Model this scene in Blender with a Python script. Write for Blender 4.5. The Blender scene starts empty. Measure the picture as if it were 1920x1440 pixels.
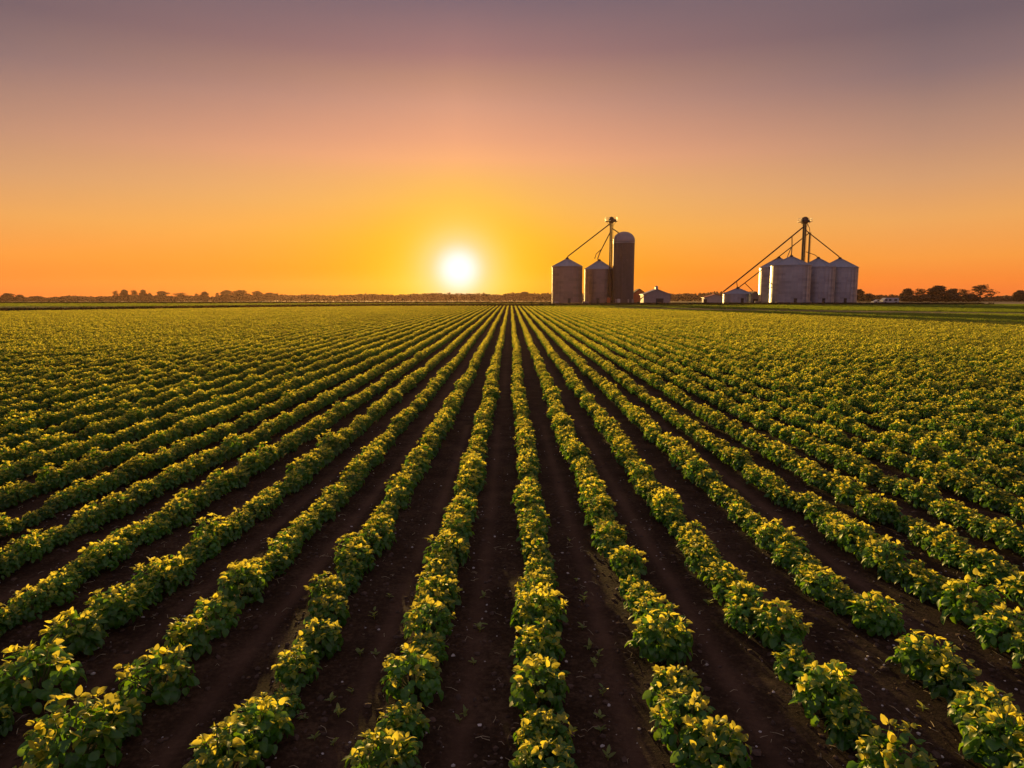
import bpy, math, random
import numpy as np
from mathutils import Vector, Matrix
R = math.radians
rng = np.random.default_rng(7)
random.seed(7)
scene = bpy.context.scene
col = scene.collection

# ------------------------------------------------------------------ camera
F = 1300.0                    # focal length in pixels of the 1920 px wide photograph
PITCH = R(7.36)
YAW = R(0.13)                 # to the right of the crop rows
CAM = Vector((0.0, 0.0, 3.07))
cd = bpy.data.cameras.new('camera'); cam = bpy.data.objects.new('camera', cd); col.objects.link(cam)
cd.sensor_width = 36.0; cd.lens = 36.0 * F / 1920.0
cd.clip_start = 0.05; cd.clip_end = 12000
cam.location = CAM
cam.rotation_euler = (math.pi/2 - PITCH, 0, -YAW)
scene.camera = cam
RM = Matrix.Rotation(-YAW, 3, 'Z') @ Matrix.Rotation(-PITCH, 3, 'X')
def ray(px, py):
    return RM @ Vector(((px-960)/F, 1.0, (720-py)/F))
def softplus(x): return np.log1p(np.exp(-np.abs(x))) + np.maximum(x, 0)
def terrain(y):
    """height of the land at distance y: a low rise at the near end, then flat, then falling gently away"""
    y = np.asarray(y, float)
    z = 0.030*3.0*softplus((14-y)/3.0)
    z = np.where(y < 1.0, 0.030*3.0*softplus((14-1.0)/3.0), z)
    z = z - 0.0085*30.0*softplus((y-240)/30.0) + 0.0085*30.0*softplus((y-1500)/30.0)
    return z
def tz(y): return float(terrain(y))
def at(px, py, d):
    """point at forward distance d seen at photo pixel"""
    r = ray(px, py); return CAM + r*(d/r.y)
def on_ground(px, py, h=0.0):
    r = ray(px, py); t = 5.0
    for _ in range(60):
        p = CAM + r*t
        t = (tz(p.y)+h-CAM.z)/r.z
    return CAM + r*t
def project(p):
    v = RM.transposed() @ (Vector(p)-CAM)
    return (960+F*v.x/v.y, 720-F*v.z/v.y, v.y)

# ------------------------------------------------------------------ helpers
class MB:
    """collects vertices and faces; build() links them as one mesh object"""
    def __init__(s): s.v = []; s.f = []; s.m = []
    def add(s, vs, fs, mi=0):
        b = len(s.v); s.v.extend([tuple(map(float, p)) for p in vs]); s.f.extend([tuple(b+i for i in f) for f in fs]); s.m.extend([mi]*len(fs))
    def box(s, c, size, rz=0.0, mi=0):
        hx, hy, hz = size[0]/2, size[1]/2, size[2]/2
        ca, sa = math.cos(rz), math.sin(rz)
        vs = []
        for z in (-hz, hz):
            for x, y in ((-hx,-hy),(hx,-hy),(hx,hy),(-hx,hy)):
                vs.append((c[0]+x*ca-y*sa, c[1]+x*sa+y*ca, c[2]+z))
        s.add(vs, [(0,3,2,1),(4,5,6,7),(0,1,5,4),(1,2,6,5),(2,3,7,6),(3,0,4,7)], mi)
    def tube(s, pts, rad, n=8, mi=0, cap=True):
        pts = [Vector(p) for p in pts]
        rads = rad if isinstance(rad, (list, tuple)) else [rad]*len(pts)
        rings = []
        for i, p in enumerate(pts):
            d = (pts[min(i+1, len(pts)-1)]-pts[max(i-1, 0)]).normalized()
            u = d.cross(Vector((0,0,1)))
            if u.length < 1e-3: u = Vector((1,0,0))
            u.normalize(); w = u.cross(d)
            rings.append([p+(u*math.cos(2*math.pi*k/n)+w*math.sin(2*math.pi*k/n))*rads[i] for k in range(n)])
        vs = [q for r in rings for q in r]; fs = []
        for i in range(len(pts)-1):
            for k in range(n):
                fs.append((i*n+k, i*n+(k+1)%n, (i+1)*n+(k+1)%n, (i+1)*n+k))
        if cap:
            fs.append(tuple(range(n-1, -1, -1))); fs.append(tuple((len(pts)-1)*n+k for k in range(n)))
        s.add(vs, fs, mi)
    def lathe(s, prof, n=48, c=(0,0,0), mi=0):
        vs = []; fs = []
        for r, z in prof:
            for k in range(n):
                a = 2*math.pi*k/n
                vs.append((c[0]+r*math.cos(a), c[1]+r*math.sin(a), c[2]+z))
        for i in range(len(prof)-1):
            for k in range(n):
                fs.append((i*n+k, i*n+(k+1)%n, (i+1)*n+(k+1)%n, (i+1)*n+k))
        s.add(vs, fs, mi)
    def build(s, name, mats, parent=None, smooth=False):
        me = bpy.data.meshes.new(name); me.from_pydata(s.v, [], s.f)
        if not isinstance(mats, (list, tuple)): mats = [mats]
        for m in mats: me.materials.append(m)
        if len(mats) > 1: me.polygons.foreach_set('material_index', s.m)
        if smooth: me.polygons.foreach_set('use_smooth', [True]*len(me.polygons))
        me.update()
        o = bpy.data.objects.new(name, me); col.objects.link(o)
        if parent: o.parent = parent
        return o
def tag(o, label=None, cat=None, group=None, kind=None):
    if label: o['label'] = label
    if cat: o['category'] = cat
    if group: o['group'] = group
    if kind: o['kind'] = kind
    return o
def empty(name, loc=(0,0,0), rz=0.0):
    o = bpy.data.objects.new(name, None); col.objects.link(o); o.location = loc; o.rotation_euler = (0,0,rz)
    o.empty_display_size = 0.2
    return o
def lin(c):
    return tuple(((v/255)/12.92 if v/255 <= 0.04045 else ((v/255+0.055)/1.055)**2.4) for v in c)

# ------------------------------------------------------------------ node helpers
def new_mat(name):
    m = bpy.data.materials.new(name); m.use_nodes = True
    nt = m.node_tree; nt.nodes.clear()
    out = nt.nodes.new('ShaderNodeOutputMaterial')
    return m, nt, out
def N(nt, typ, **kw):
    n = nt.nodes.new(typ)
    for k, v in kw.items(): setattr(n, k, v)
    return n
def math_node(nt, op, a, b=None, c=None, clamp=False):
    n = nt.nodes.new('ShaderNodeMath'); n.operation = op; n.use_clamp = clamp
    for i, v in enumerate((a, b, c)):
        if v is None: continue
        if isinstance(v, (int, float)): n.inputs[i].default_value = v
        else: nt.links.new(v, n.inputs[i])
    return n.outputs[0]
def mixc(nt, fac, a, b, mode='MIX'):
    n = nt.nodes.new('ShaderNodeMix'); n.data_type = 'RGBA'; n.blend_type = mode; n.clamp_factor = True
    for sock, v in ((n.inputs[0], fac), (n.inputs[6], a), (n.inputs[7], b)):
        if isinstance(v, (int, float)): sock.default_value = v
        elif isinstance(v, tuple): sock.default_value = (*v[:3], 1)
        else: nt.links.new(v, sock)
    return n.outputs[2]
def ramp(nt, fac, stops, interp='LINEAR'):
    n = nt.nodes.new('ShaderNodeValToRGB'); cr = n.color_ramp; cr.interpolation = interp
    while len(cr.elements) > 1: cr.elements.remove(cr.elements[-1])
    cr.elements[0].position = stops[0][0]; cr.elements[0].color = (*stops[0][1], 1)
    for p, c in stops[1:]:
        e = cr.elements.new(p); e.color = (*c, 1)
    nt.links.new(fac, n.inputs[0])
    return n.outputs[0]
def noise(nt, vec, scale, detail=3, rough=0.55, dim='3D'):
    n = nt.nodes.new('ShaderNodeTexNoise'); n.inputs['Scale'].default_value = scale
    n.inputs['Detail'].default_value = detail; n.inputs['Roughness'].default_value = rough
    if vec is not None: nt.links.new(vec, n.inputs['Vector'])
    return n.outputs[0]
def plain(name, c, rough=0.6, metal=0.0, var=0.25, scale=1.5, bump=0.0, bscale=8.0):
    m, nt, out = new_mat(name)
    b = N(nt, 'ShaderNodeBsdfPrincipled'); nt.links.new(b.outputs[0], out.inputs[0])
    tc = N(nt, 'ShaderNodeTexCoord')
    nz = noise(nt, tc.outputs['Object'], scale, 5)
    f = ramp(nt, nz, [(0.3, tuple(v*(1-var) for v in c)), (0.7, tuple(min(1, v*(1+var)) for v in c))])
    nt.links.new(f, b.inputs['Base Color']); b.inputs['Roughness'].default_value = rough; b.inputs['Metallic'].default_value = metal
    if bump:
        bn = N(nt, 'ShaderNodeBump'); bn.inputs['Strength'].default_value = bump
        nt.links.new(noise(nt, tc.outputs['Object'], bscale, 4), bn.inputs['Height']); nt.links.new(bn.outputs[0], b.inputs['Normal'])
    return m

# ------------------------------------------------------------------ sun direction (the bright disc in the photograph)
sd = ray(860, 505).normalized()
SUN_AZ = math.atan2(sd.x, sd.y)          # from +Y (along the rows), to the right positive
SUN_EL = math.asin(sd.z)
LAMP_EL = R(3.8)

# ------------------------------------------------------------------ sky
w = bpy.data.worlds.new('World'); scene.world = w; w.use_nodes = True
nt = w.node_tree; nt.nodes.clear()
wo = N(nt, 'ShaderNodeOutputWorld'); bg = N(nt, 'ShaderNodeBackground'); nt.links.new(bg.outputs[0], wo.inputs[0])
tc = N(nt, 'ShaderNodeTexCoord')
sep = N(nt, 'ShaderNodeSeparateXYZ'); nt.links.new(tc.outputs['Generated'], sep.inputs[0])
X, Y, Z = sep.outputs
el = math_node(nt, 'MULTIPLY', math_node(nt, 'ARCSINE', Z), 180/math.pi)
az = math_node(nt, 'ARCTAN2', X, Y)
daz = math_node(nt, 'ABSOLUTE', math_node(nt, 'MULTIPLY', math_node(nt, 'SUBTRACT', az, SUN_AZ), 180/math.pi))
daz = math_node(nt, 'MINIMUM', daz, math_node(nt, 'SUBTRACT', 360.0, daz))
# soft unevenness so the bands of the dusk are not ruler-straight
nz = N(nt, 'ShaderNodeTexNoise'); nz.inputs['Scale'].default_value = 2.2; nz.inputs['Detail'].default_value = 4
mp = N(nt, 'ShaderNodeMapping'); mp.inputs['Scale'].default_value = (1.0, 1.0, 7.0)
nt.links.new(tc.outputs['Generated'], mp.inputs[0]); nt.links.new(mp.outputs[0], nz.inputs['Vector'])
el_w = math_node(nt, 'ADD', el, math_node(nt, 'MULTIPLY', math_node(nt, 'SUBTRACT', nz.outputs[0], 0.5), 0.6))
e01 = math_node(nt, 'DIVIDE', math_node(nt, 'MAXIMUM', el_w, 0.0), 60.0, clamp=True)
def sramp(st): return ramp(nt, e01, [(e/60.0, lin(c)) for e, c in st])
near = sramp([(0,(252,132,2)),(2,(253,150,4)),(4.5,(255,176,58)),(7,(252,184,94)),(9,(250,181,110)),(10.6,(252,176,126)),(12,(238,167,129)),
              (14.4,(216,157,130)),(16.3,(194,143,121)),(18.1,(168,124,119)),(21.6,(129,106,115)),(28,(112,98,112)),(45,(132,124,140))])
far = sramp([(0,(246,124,52)),(1,(250,136,52)),(2.6,(249,157,67)),(5.2,(238,168,94)),(8,(214,159,114)),(10.6,(190,144,119)),(12,(176,136,118)),
             (15,(140,114,114)),(18,(116,98,105)),(22,(112,98,107)),(30,(122,112,124)),(45,(132,124,140))])
anti = sramp([(0,(168,132,140)),(4,(186,142,146)),(10,(176,140,150)),(20,(150,132,150)),(30,(138,128,146)),(45,(132,124,140))])
f1 = math_node(nt, 'DIVIDE', daz, 34.0, clamp=True)
skyc = mixc(nt, f1, near, far)
f2 = math_node(nt, 'SMOOTH_MIN', math_node(nt, 'DIVIDE', math_node(nt, 'MAXIMUM', math_node(nt, 'SUBTRACT', daz, 40.0), 0.0), 90.0), 1.0, 0.1)
skyc = mixc(nt, f2, skyc, anti)
# angular distance from the sun
dotn = N(nt, 'ShaderNodeVectorMath', operation='DOT_PRODUCT'); nt.links.new(tc.outputs['Generated'], dotn.inputs[0]); dotn.inputs[1].default_value = sd
ang = math_node(nt, 'MULTIPLY', math_node(nt, 'ARCCOSINE', math_node(nt, 'MINIMUM', dotn.outputs['Value'], 0.9999999)), 180/math.pi)
del_ = math_node(nt, 'SUBTRACT', el, SUN_EL*180/math.pi)
ang2 = math_node(nt, 'SQRT', math_node(nt, 'ADD', math_node(nt, 'MULTIPLY', math_node(nt, 'MULTIPLY', daz, daz), 0.62), math_node(nt, 'MULTIPLY', math_node(nt, 'MULTIPLY', del_, del_), 2.4)))
def gauss2(sig, p=2.0): return math_node(nt, 'EXPONENT', math_node(nt, 'MULTIPLY', math_node(nt, 'POWER', math_node(nt, 'DIVIDE', ang2, sig), p), -1.0))
def gauss(sig, p=2.0): return math_node(nt, 'EXPONENT', math_node(nt, 'MULTIPLY', math_node(nt, 'POWER', math_node(nt, 'DIVIDE', ang, sig), p), -1.0))
skyc = mixc(nt, math_node(nt, 'MULTIPLY', gauss2(7.2, 1.7), 0.95), skyc, lin((255,196,4)))
skyc = mixc(nt, math_node(nt, 'MULTIPLY', gauss(5.0, 2.0), 0.75), skyc, lin((255,218,60)))
skyc = mixc(nt, math_node(nt, 'MULTIPLY', gauss(2.5, 1.9), 0.92), skyc, (1.0, 0.82, 0.60))
skyc = mixc(nt, gauss(1.45, 2.6), skyc, (1.15, 1.13, 1.12))
# the physical sky, as a thin share under the dusk colours
ns = N(nt, 'ShaderNodeTexSky', sky_type='NISHITA'); ns.sun_disc = False; ns.sun_elevation = SUN_EL
ns.sun_rotation = SUN_AZ; ns.dust_density = 3.0
add = N(nt, 'ShaderNodeMix'); add.data_type = 'RGBA'; add.blend_type = 'ADD'; add.inputs[0].default_value = 0.0004
nt.links.new(skyc, add.inputs[6]); nt.links.new(ns.outputs[0], add.inputs[7])
nt.links.new(add.outputs[2], bg.inputs[0]); bg.inputs[1].default_value = 0.70

sl = bpy.data.lights.new('sun', 'SUN'); so = bpy.data.objects.new('sun', sl); col.objects.link(so)
sl.energy = 5.0; sl.angle = R(0.6); sl.color = (1.0, 0.62, 0.18)
ld = Vector((math.sin(SUN_AZ-R(7.5))*math.cos(LAMP_EL), math.cos(SUN_AZ-R(7.5))*math.cos(LAMP_EL), math.sin(LAMP_EL)))
so.rotation_euler = ld.to_track_quat('Z', 'Y').to_euler(); so.location = (-20, 60, 30)

# ------------------------------------------------------------------ materials
def leaf_mat(name, dif, tra, dif2, tra2, tw=0.5, gloss=0.035):
    m, nt, out = new_mat(name)
    geo = N(nt, 'ShaderNodeNewGeometry'); oi = N(nt, 'ShaderNodeObjectInfo')
    r1 = geo.outputs['Random Per Island']
    d = mixc(nt, r1, dif, dif2); t = mixc(nt, r1, tra, tra2)
    tcn = N(nt, 'ShaderNodeTexCoord')
    nz = noise(nt, tcn.outputs['Object'], 60, 2)
    patch = noise(nt, geo.outputs['Position'], 0.16, 3)      # stronger and weaker patches of growth across the land
    v = math_node(nt, 'MULTIPLY', math_node(nt, 'ADD', 0.72, math_node(nt, 'MULTIPLY', nz, 0.56)), math_node(nt, 'ADD', 0.62, math_node(nt, 'MULTIPLY', patch, 0.76)))
    v2 = math_node(nt, 'MULTIPLY', v, math_node(nt, 'ADD', 0.82, math_node(nt, 'MULTIPLY', oi.outputs['Random'], 0.36)))
    def scale(c):
        n = N(nt, 'ShaderNodeVectorMath', operation='SCALE'); nt.links.new(c, n.inputs[0]); nt.links.new(v2, n.inputs['Scale']); return n.outputs[0]
    d = scale(d); t = scale(t)
    bd = N(nt, 'ShaderNodeBsdfDiffuse'); nt.links.new(d, bd.inputs[0])
    bt = N(nt, 'ShaderNodeBsdfTranslucent'); nt.links.new(t, bt.inputs[0])
    ms = N(nt, 'ShaderNodeMixShader'); ms.inputs[0].default_value = tw
    nt.links.new(bd.outputs[0], ms.inputs[1]); nt.links.new(bt.outputs[0], ms.inputs[2])
    bg_ = N(nt, 'ShaderNodeBsdfGlossy'); bg_.inputs['Roughness'].default_value = 0.45; bg_.inputs[0].default_value = (1,1,1,1)
    m2 = N(nt, 'ShaderNodeMixShader'); m2.inputs[0].default_value = gloss
    nt.links.new(ms.outputs[0], m2.inputs[1]); nt.links.new(bg_.outputs[0], m2.inputs[2])
    nt.links.new(m2.outputs[0], out.inputs[0])
    return m
M = {}
M['leaf'] = leaf_mat('mature_leaf', (0.042,0.17,0.012), (0.15,0.36,0.012), (0.065,0.21,0.016), (0.26,0.44,0.016))
M['young'] = leaf_mat('backlit_young_leaf', (0.11,0.24,0.016), (0.90,0.80,0.06), (0.17,0.27,0.02), (1.0,0.86,0.09), tw=0.6)  # young growth, with the yellow backlit glow partly put into its colour
M['stem'] = plain('stem', (0.10,0.12,0.03), 0.6)
M['weed'] = leaf_mat('weed_leaf', (0.16,0.24,0.04), (0.5,0.6,0.06), (0.20,0.25,0.05), (0.6,0.6,0.1))
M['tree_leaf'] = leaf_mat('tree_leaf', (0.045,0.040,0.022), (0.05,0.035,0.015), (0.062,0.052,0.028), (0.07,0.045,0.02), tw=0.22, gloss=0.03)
M['bark'] = plain('bark', (0.07,0.05,0.04), 0.9)
M['grass'] = leaf_mat('grass_blade', (0.08,0.16,0.012), (0.30,0.42,0.012), (0.11,0.18,0.016), (0.42,0.46,0.02), tw=0.45, gloss=0.03)
M['margin'] = leaf_mat('margin_grass', (0.05,0.055,0.012), (0.07,0.06,0.01), (0.07,0.06,0.015), (0.09,0.07,0.015), tw=0.35, gloss=0.02)
M['straw'] = plain('dry_straw', (0.42,0.33,0.20), 0.8)
M['pebble'] = plain('pale_pebble', (0.5,0.44,0.40), 0.85)
M['rust'] = plain('rusty_steel', (0.045,0.022,0.018), 0.95, 0.0)
M['dark'] = plain('dark_opening', (0.03,0.025,0.025), 0.7)
M['white'] = plain('white_paint', (0.42,0.41,0.42), 0.5, 0, 0.08)
M['cream'] = plain('weathered_boards', (0.27,0.24,0.25), 0.7, 0, 0.12)
M['sheet'] = plain('grey_roof_sheet', (0.34,0.32,0.33), 0.5, 0.4, 0.12)
M['orange'] = plain('orange_paint', (0.45,0.10,0.03), 0.5, 0, 0.2)
M['glass'] = plain('tinted_glass', (0.02,0.02,0.025), 0.12, 0, 0.1)
M['rubber'] = plain('rubber', (0.03,0.03,0.03), 0.85)

def galvanised(name, c, rough=0.42, metal=0.75, sheet_h=0.82, n_sheet=10.0, var=0.4):
    m, nt, out = new_mat(name)
    b = N(nt, 'ShaderNodeBsdfPrincipled'); nt.links.new(b.outputs[0], out.inputs[0])
    tcn = N(nt, 'ShaderNodeTexCoord'); sp = N(nt, 'ShaderNodeSeparateXYZ'); nt.links.new(tcn.outputs['Object'], sp.inputs[0])
    row = math_node(nt, 'FLOOR', math_node(nt, 'DIVIDE', sp.outputs[2], sheet_h))
    angn = math_node(nt, 'ADD', math_node(nt, 'DIVIDE', math_node(nt, 'ARCTAN2', sp.outputs[1], sp.outputs[0]), 2*math.pi/n_sheet), math_node(nt, 'MULTIPLY', row, 0.5))
    cell = N(nt, 'ShaderNodeCombineXYZ'); nt.links.new(math_node(nt, 'FLOOR', angn), cell.inputs[0]); nt.links.new(row, cell.inputs[1])
    wn = N(nt, 'ShaderNodeTexWhiteNoise'); nt.links.new(cell.outputs[0], wn.inputs['Vector'])
    mpn = N(nt, 'ShaderNodeMapping'); mpn.inputs['Scale'].default_value = (1.2,1.2,0.12); nt.links.new(tcn.outputs['Object'], mpn.inputs[0])
    streak = noise(nt, mpn.outputs[0], 1.6, 6, 0.6)
    v = math_node(nt, 'ADD', math_node(nt, 'MULTIPLY', wn.outputs['Value'], var), math_node(nt, 'MULTIPLY', streak, 0.5))
    cc = ramp(nt, v, [(0.15, tuple(x*0.72 for x in c)), (0.75, tuple(min(1, x*1.18) for x in c))])
    nt.links.new(cc, b.inputs['Base Color']); b.inputs['Roughness'].default_value = rough; b.inputs['Metallic'].default_value = metal
    wv = N(nt, 'ShaderNodeTexWave', wave_type='BANDS', bands_direction='Z'); wv.inputs['Scale'].default_value = 3.0
    nt.links.new(tcn.outputs['Object'], wv.inputs['Vector'])
    bn = N(nt, 'ShaderNodeBump'); bn.inputs['Strength'].default_value = 0.25; bn.inputs['Distance'].default_value = 0.02
    nt.links.new(wv.outputs[1], bn.inputs['Height']); nt.links.new(bn.outputs[0], b.inputs['Normal'])
    return m
M['galv'] = galvanised('galvanised_wall', (0.29,0.31,0.36), 0.42, 0.8)
M['galv_flare'] = galvanised('flare_tinted_wall', (0.25,0.185,0.17), 0.5, 0.6)  # reddish sun flare put into the wall colour of the left bins
M['galv_roof'] = galvanised('galvanised_roof', (0.33,0.345,0.40), 0.42, 0.75, 50.0, 24.0, 0.12)
M['stave'] = galvanised('dark_stave', (0.075,0.060,0.070), 0.65, 0.1, 0.76, 30.0, 0.3)
M['dome'] = galvanised('grey_dome', (0.30,0.265,0.275), 0.45, 0.5, 60.0, 18.0, 0.15)

# soil
m, nt, out = new_mat('field_soil'); M['soil'] = m
b = N(nt, 'ShaderNodeBsdfPrincipled'); nt.links.new(b.outputs[0], out.inputs[0]); b.inputs['Roughness'].default_value = 0.95
b.inputs['Specular IOR Level'].default_value = 0.05; b.inputs['Diffuse Roughness'].default_value = 1.0
tcn = N(nt, 'ShaderNodeTexCoord'); P = tcn.outputs['Object']
at_ = N(nt, 'ShaderNodeAttribute', attribute_name='track')
n1 = noise(nt, P, 2.3, 6, 0.65); n2 = noise(nt, P, 26, 5, 0.7); n3 = noise(nt, P, 0.25, 3)
base = ramp(nt, math_node(nt, 'ADD', math_node(nt, 'MULTIPLY', n1, 0.45), math_node(nt, 'MULTIPLY', n2, 0.55)),
            [(0.37, (0.018,0.0105,0.0060)), (0.5, (0.050,0.028,0.0155)), (0.63, (0.125,0.072,0.041))])
base = mixc(nt, math_node(nt, 'MULTIPLY', n3, 0.3), base, (0.085,0.045,0.028))
trk = math_node(nt, 'MULTIPLY', at_.outputs['Fac'], math_node(nt, 'ADD', 0.35, math_node(nt, 'MULTIPLY', n1, 0.8)), clamp=True)
base = mixc(nt, trk, base, (0.150,0.080,0.050))
nt.links.new(base, b.inputs['Base Color'])
bn = N(nt, 'ShaderNodeBump'); bn.inputs['Strength'].default_value = 0.9; bn.inputs['Distance'].default_value = 0.03
nt.links.new(math_node(nt, 'ADD', noise(nt, P, 18, 6, 0.7), math_node(nt, 'MULTIPLY', noise(nt, P, 70, 4, 0.7), 0.35)), bn.inputs['Height'])
nt.links.new(bn.outputs[0], b.inputs['Normal'])
M['clod'] = plain('soil_clod', (0.085,0.048,0.031), 0.95, 0, 0.4, 9, 0.5, 60)
def land(name, c1, c2, sc=0.15, bump=0.6):
    m, nt, out = new_mat(name)
    b = N(nt, 'ShaderNodeBsdfPrincipled'); nt.links.new(b.outputs[0], out.inputs[0]); b.inputs['Roughness'].default_value = 0.95
    b.inputs['Specular IOR Level'].default_value = 0.1
    P = N(nt, 'ShaderNodeTexCoord').outputs['Object']
    f = math_node(nt, 'ADD', math_node(nt, 'MULTIPLY', noise(nt, P, sc, 6, 0.6), 0.6), math_node(nt, 'MULTIPLY', noise(nt, P, sc*14, 4, 0.6), 0.4))
    nt.links.new(ramp(nt, f, [(0.36, c1), (0.64, c2)]), b.inputs['Base Color'])
    bn = N(nt, 'ShaderNodeBump'); bn.inputs['Strength'].default_value = bump; bn.inputs['Distance'].default_value = 0.15
    nt.links.new(noise(nt, P, 3.0, 5, 0.7), bn.inputs['Height']); nt.links.new(bn.outputs[0], b.inputs['Normal'])
    return m
M['meadow'] = land('meadow', (0.06,0.10,0.012), (0.11,0.13,0.02))
M['stubble'] = land('stubble', (0.52,0.36,0.18), (0.68,0.48,0.25))
M['track'] = land('grassy_track', (0.17,0.135,0.045), (0.25,0.19,0.07))
M['plain'] = land('plain_earth', (0.09,0.075,0.03), (0.14,0.10,0.05))
M['yard'] = land('yard_gravel', (0.10,0.07,0.05), (0.16,0.12,0.09))

# ------------------------------------------------------------------ land
def sheet(name, poly_fn, ys, nx, mat, dz):
    """a sheet following the land: for every y in ys, x runs between poly_fn(y)"""
    vs = []; fs = []
    for y in ys:
        x0, x1 = poly_fn(y); z = tz(y)+dz
        for i in range(nx+1): vs.append((x0+(x1-x0)*i/nx, y, z))
    for j in range(len(ys)-1):
        for i in range(nx):
            a = j*(nx+1)+i; fs.append((a, a+1, a+nx+2, a+nx+1))
    mb = MB(); mb.add(vs, fs); o = mb.build(name, mat); tag(o, kind='structure'); return o
ysg = [-60,-20,0,3,6,9,12,15,18,22,28,40,80,140,200,215,230,245,260,280,300,340,400,500,700,900,1200,1450,1500,1550,1700,2200]
sheet('ground', lambda y: (-2600,2600), ysg, 4, M['plain'], -0.10)

# field outline (x, y): the far edge, then the right edge that cuts back towards the camera
EDGE = [(-150,100),(-87,121),(-60,150),(-34,172),(0,176),(16,154),(31,119),(44,87),(50.5,69),(56,54),(66,30),(80,0)]
def far_edge(x):
    return float(np.interp(x, [p[0] for p in EDGE], [p[1] for p in EDGE]))
ROW = 0.90
def row_x(k, y):
    y = np.asarray(y, float)
    return 0.295 + k*ROW - 0.13*np.exp(-y/7.0) + 0.025*np.sin(y*0.21+k*1.7) + 0.012*np.sin(y*0.53+k*2.9)
def vnoise(x, y, sc, seed):
    """smooth value noise on arrays"""
    g = np.random.default_rng(seed).random((257,257)); g[256] = g[0]; g[:,256] = g[:,0]
    fx = (x/sc) % 256; fy = (y/sc) % 256
    ix = fx.astype(int); iy = fy.astype(int); tx = fx-ix; ty = fy-iy
    tx = tx*tx*(3-2*tx); ty = ty*ty*(3-2*ty)
    return (g[ix,iy]*(1-tx)+g[ix+1,iy]*tx)*(1-ty)+(g[ix,iy+1]*(1-tx)+g[ix+1,iy+1]*tx)*ty
def track_at(x, y):
    drift = -0.13*np.exp(-y/7.0)
    u = (x-0.295-drift)/ROW
    k = np.floor(u); fr = u-k
    off = 0.50+0.11*np.sin(k*2.4+0.6)+0.03*np.sin(y*0.35+k)
    strength = np.where((k.astype(int) % 3) == 2, 0.75, 0.95)
    return np.exp(-((fr-off)/0.085)**2)*strength*(0.55+0.6*vnoise(x*0+k*3.1, y, 0.7, 3))
def soil_z(x, y):
    u = (x-0.295+0.13*np.exp(-y/7.0))/ROW
    fr = u-np.round(u)
    ridge = 0.014*np.exp(-(fr*ROW/0.17)**2)
    tr = track_at(x, y)
    lump = 0.014*(vnoise(x,y,0.23,11)-0.5)+0.003*(vnoise(x,y,0.13,12)-0.5)+0.02*(vnoise(x,y,0.6,13)-0.5)
    lump = lump*(1-0.8*np.clip(tr,0,1))
    return terrain(y)+ridge+lump-0.012*tr
def soil_mesh(name, xs, ys, limit=None):
    gx, gy = np.meshgrid(xs, ys); gz = soil_z(gx, gy)
    vs = np.stack([gx.ravel(), gy.ravel(), gz.ravel()], 1)
    nx = len(xs); ny = len(ys)
    a = (np.arange(ny-1)[:,None]*nx+np.arange(nx-1)[None,:]).ravel()
    fs = np.stack([a, a+1, a+nx+1, a+nx], 1)
    if limit is not None:
        cx = vs[fs[:,0],0]; cy = vs[fs[:,2],1]
        fs = fs[limit(cx, cy)]
    return vs, fs, track_at(gx.ravel(), gy.ravel())
parts = [soil_mesh('a', np.arange(-13,13.01,0.045), np.arange(1.2,16.01,0.045))]
inside = lambda cx, cy: cy < np.interp(cx, [p[0] for p in EDGE], [p[1] for p in EDGE])
nearcut = lambda cx, cy: inside(cx, cy) & ~((cx > -13.2) & (cx < 12.85) & (cy <= 16.0))
ys2 = np.concatenate([np.arange(-4,16.0,1.0), [16.0], np.arange(17,60,1.0), np.arange(60,181,3.0)])
xs2 = np.unique(np.round(np.concatenate([np.arange(-150,-13,0.225), [-13.0], np.arange(-12.8,12.9,0.225), [13.0], np.arange(13.2,82,0.225)]),3))
nearcut = lambda cx, cy: inside(cx, cy) & ~((cx > -13.001) & (cx < 12.999) & (cy <= 16.001) & (cy > 1.5))
parts.append(soil_mesh('b', xs2, ys2, nearcut))
vs = np.concatenate([p[0] for p in parts]); off = len(parts[0][0])
fs = np.concatenate([parts[0][1], parts[1][1]+off]); tr = np.concatenate([p[2] for p in parts])
me = bpy.data.meshes.new('field_soil')
me.vertices.add(len(vs)); me.vertices.foreach_set('co', vs.ravel())
me.loops.add(len(fs)*4); me.loops.foreach_set('vertex_index', fs.ravel().astype(np.int32))
me.polygons.add(len(fs)); me.polygons.foreach_set('loop_start', np.arange(0,len(fs)*4,4,dtype=np.int32))
me.update(calc_edges=True); me.polygons.foreach_set('use_smooth', np.ones(len(fs),bool))
a = me.attributes.new('track', 'FLOAT', 'POINT'); a.data.foreach_set('value', np.clip(tr,0,1).astype(np.float32))
me.materials.append(M['soil'])
soil = bpy.data.objects.new('field_soil', me); col.objects.link(soil); tag(soil, kind='structure')

# land beyond the field
sheet('grass_meadow', lambda y: (float(np.interp(y, [40,54,69,87,119,154,176,180],[62,56,50.5,44,31,16,0,-30]))-1.0, 420),
      [30,40,47,54,62,69,78,87,100,119,135,154,165,176,200,230,250,265], 6, M['meadow'], -0.02)
sheet('far_meadow', lambda y: (-420, float(np.interp(y,[101,121,150,172,180,181],[-150,-87,-60,-34,-30,420]))),
      [101,121,135,150,172,180], 6, M['meadow'], -0.03)
sheet('far_pasture', lambda y: (-520, -30 if y < 200 else 20), [180.5,200,230,262], 6, M['meadow'], -0.015)
sheet('dirt_track', lambda y: (float(np.interp(y,[96,113,140,165],[92,58,30,15])), float(np.interp(y,[96,113,140,165],[140,92,54,32]))), [96,104,113,126,140,152,165], 4, M['track'], 0.03)
sheet('stubble_field', lambda y: (-700, 700), [266,275,290,310,330], 6, M['stubble'], -0.03)
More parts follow.
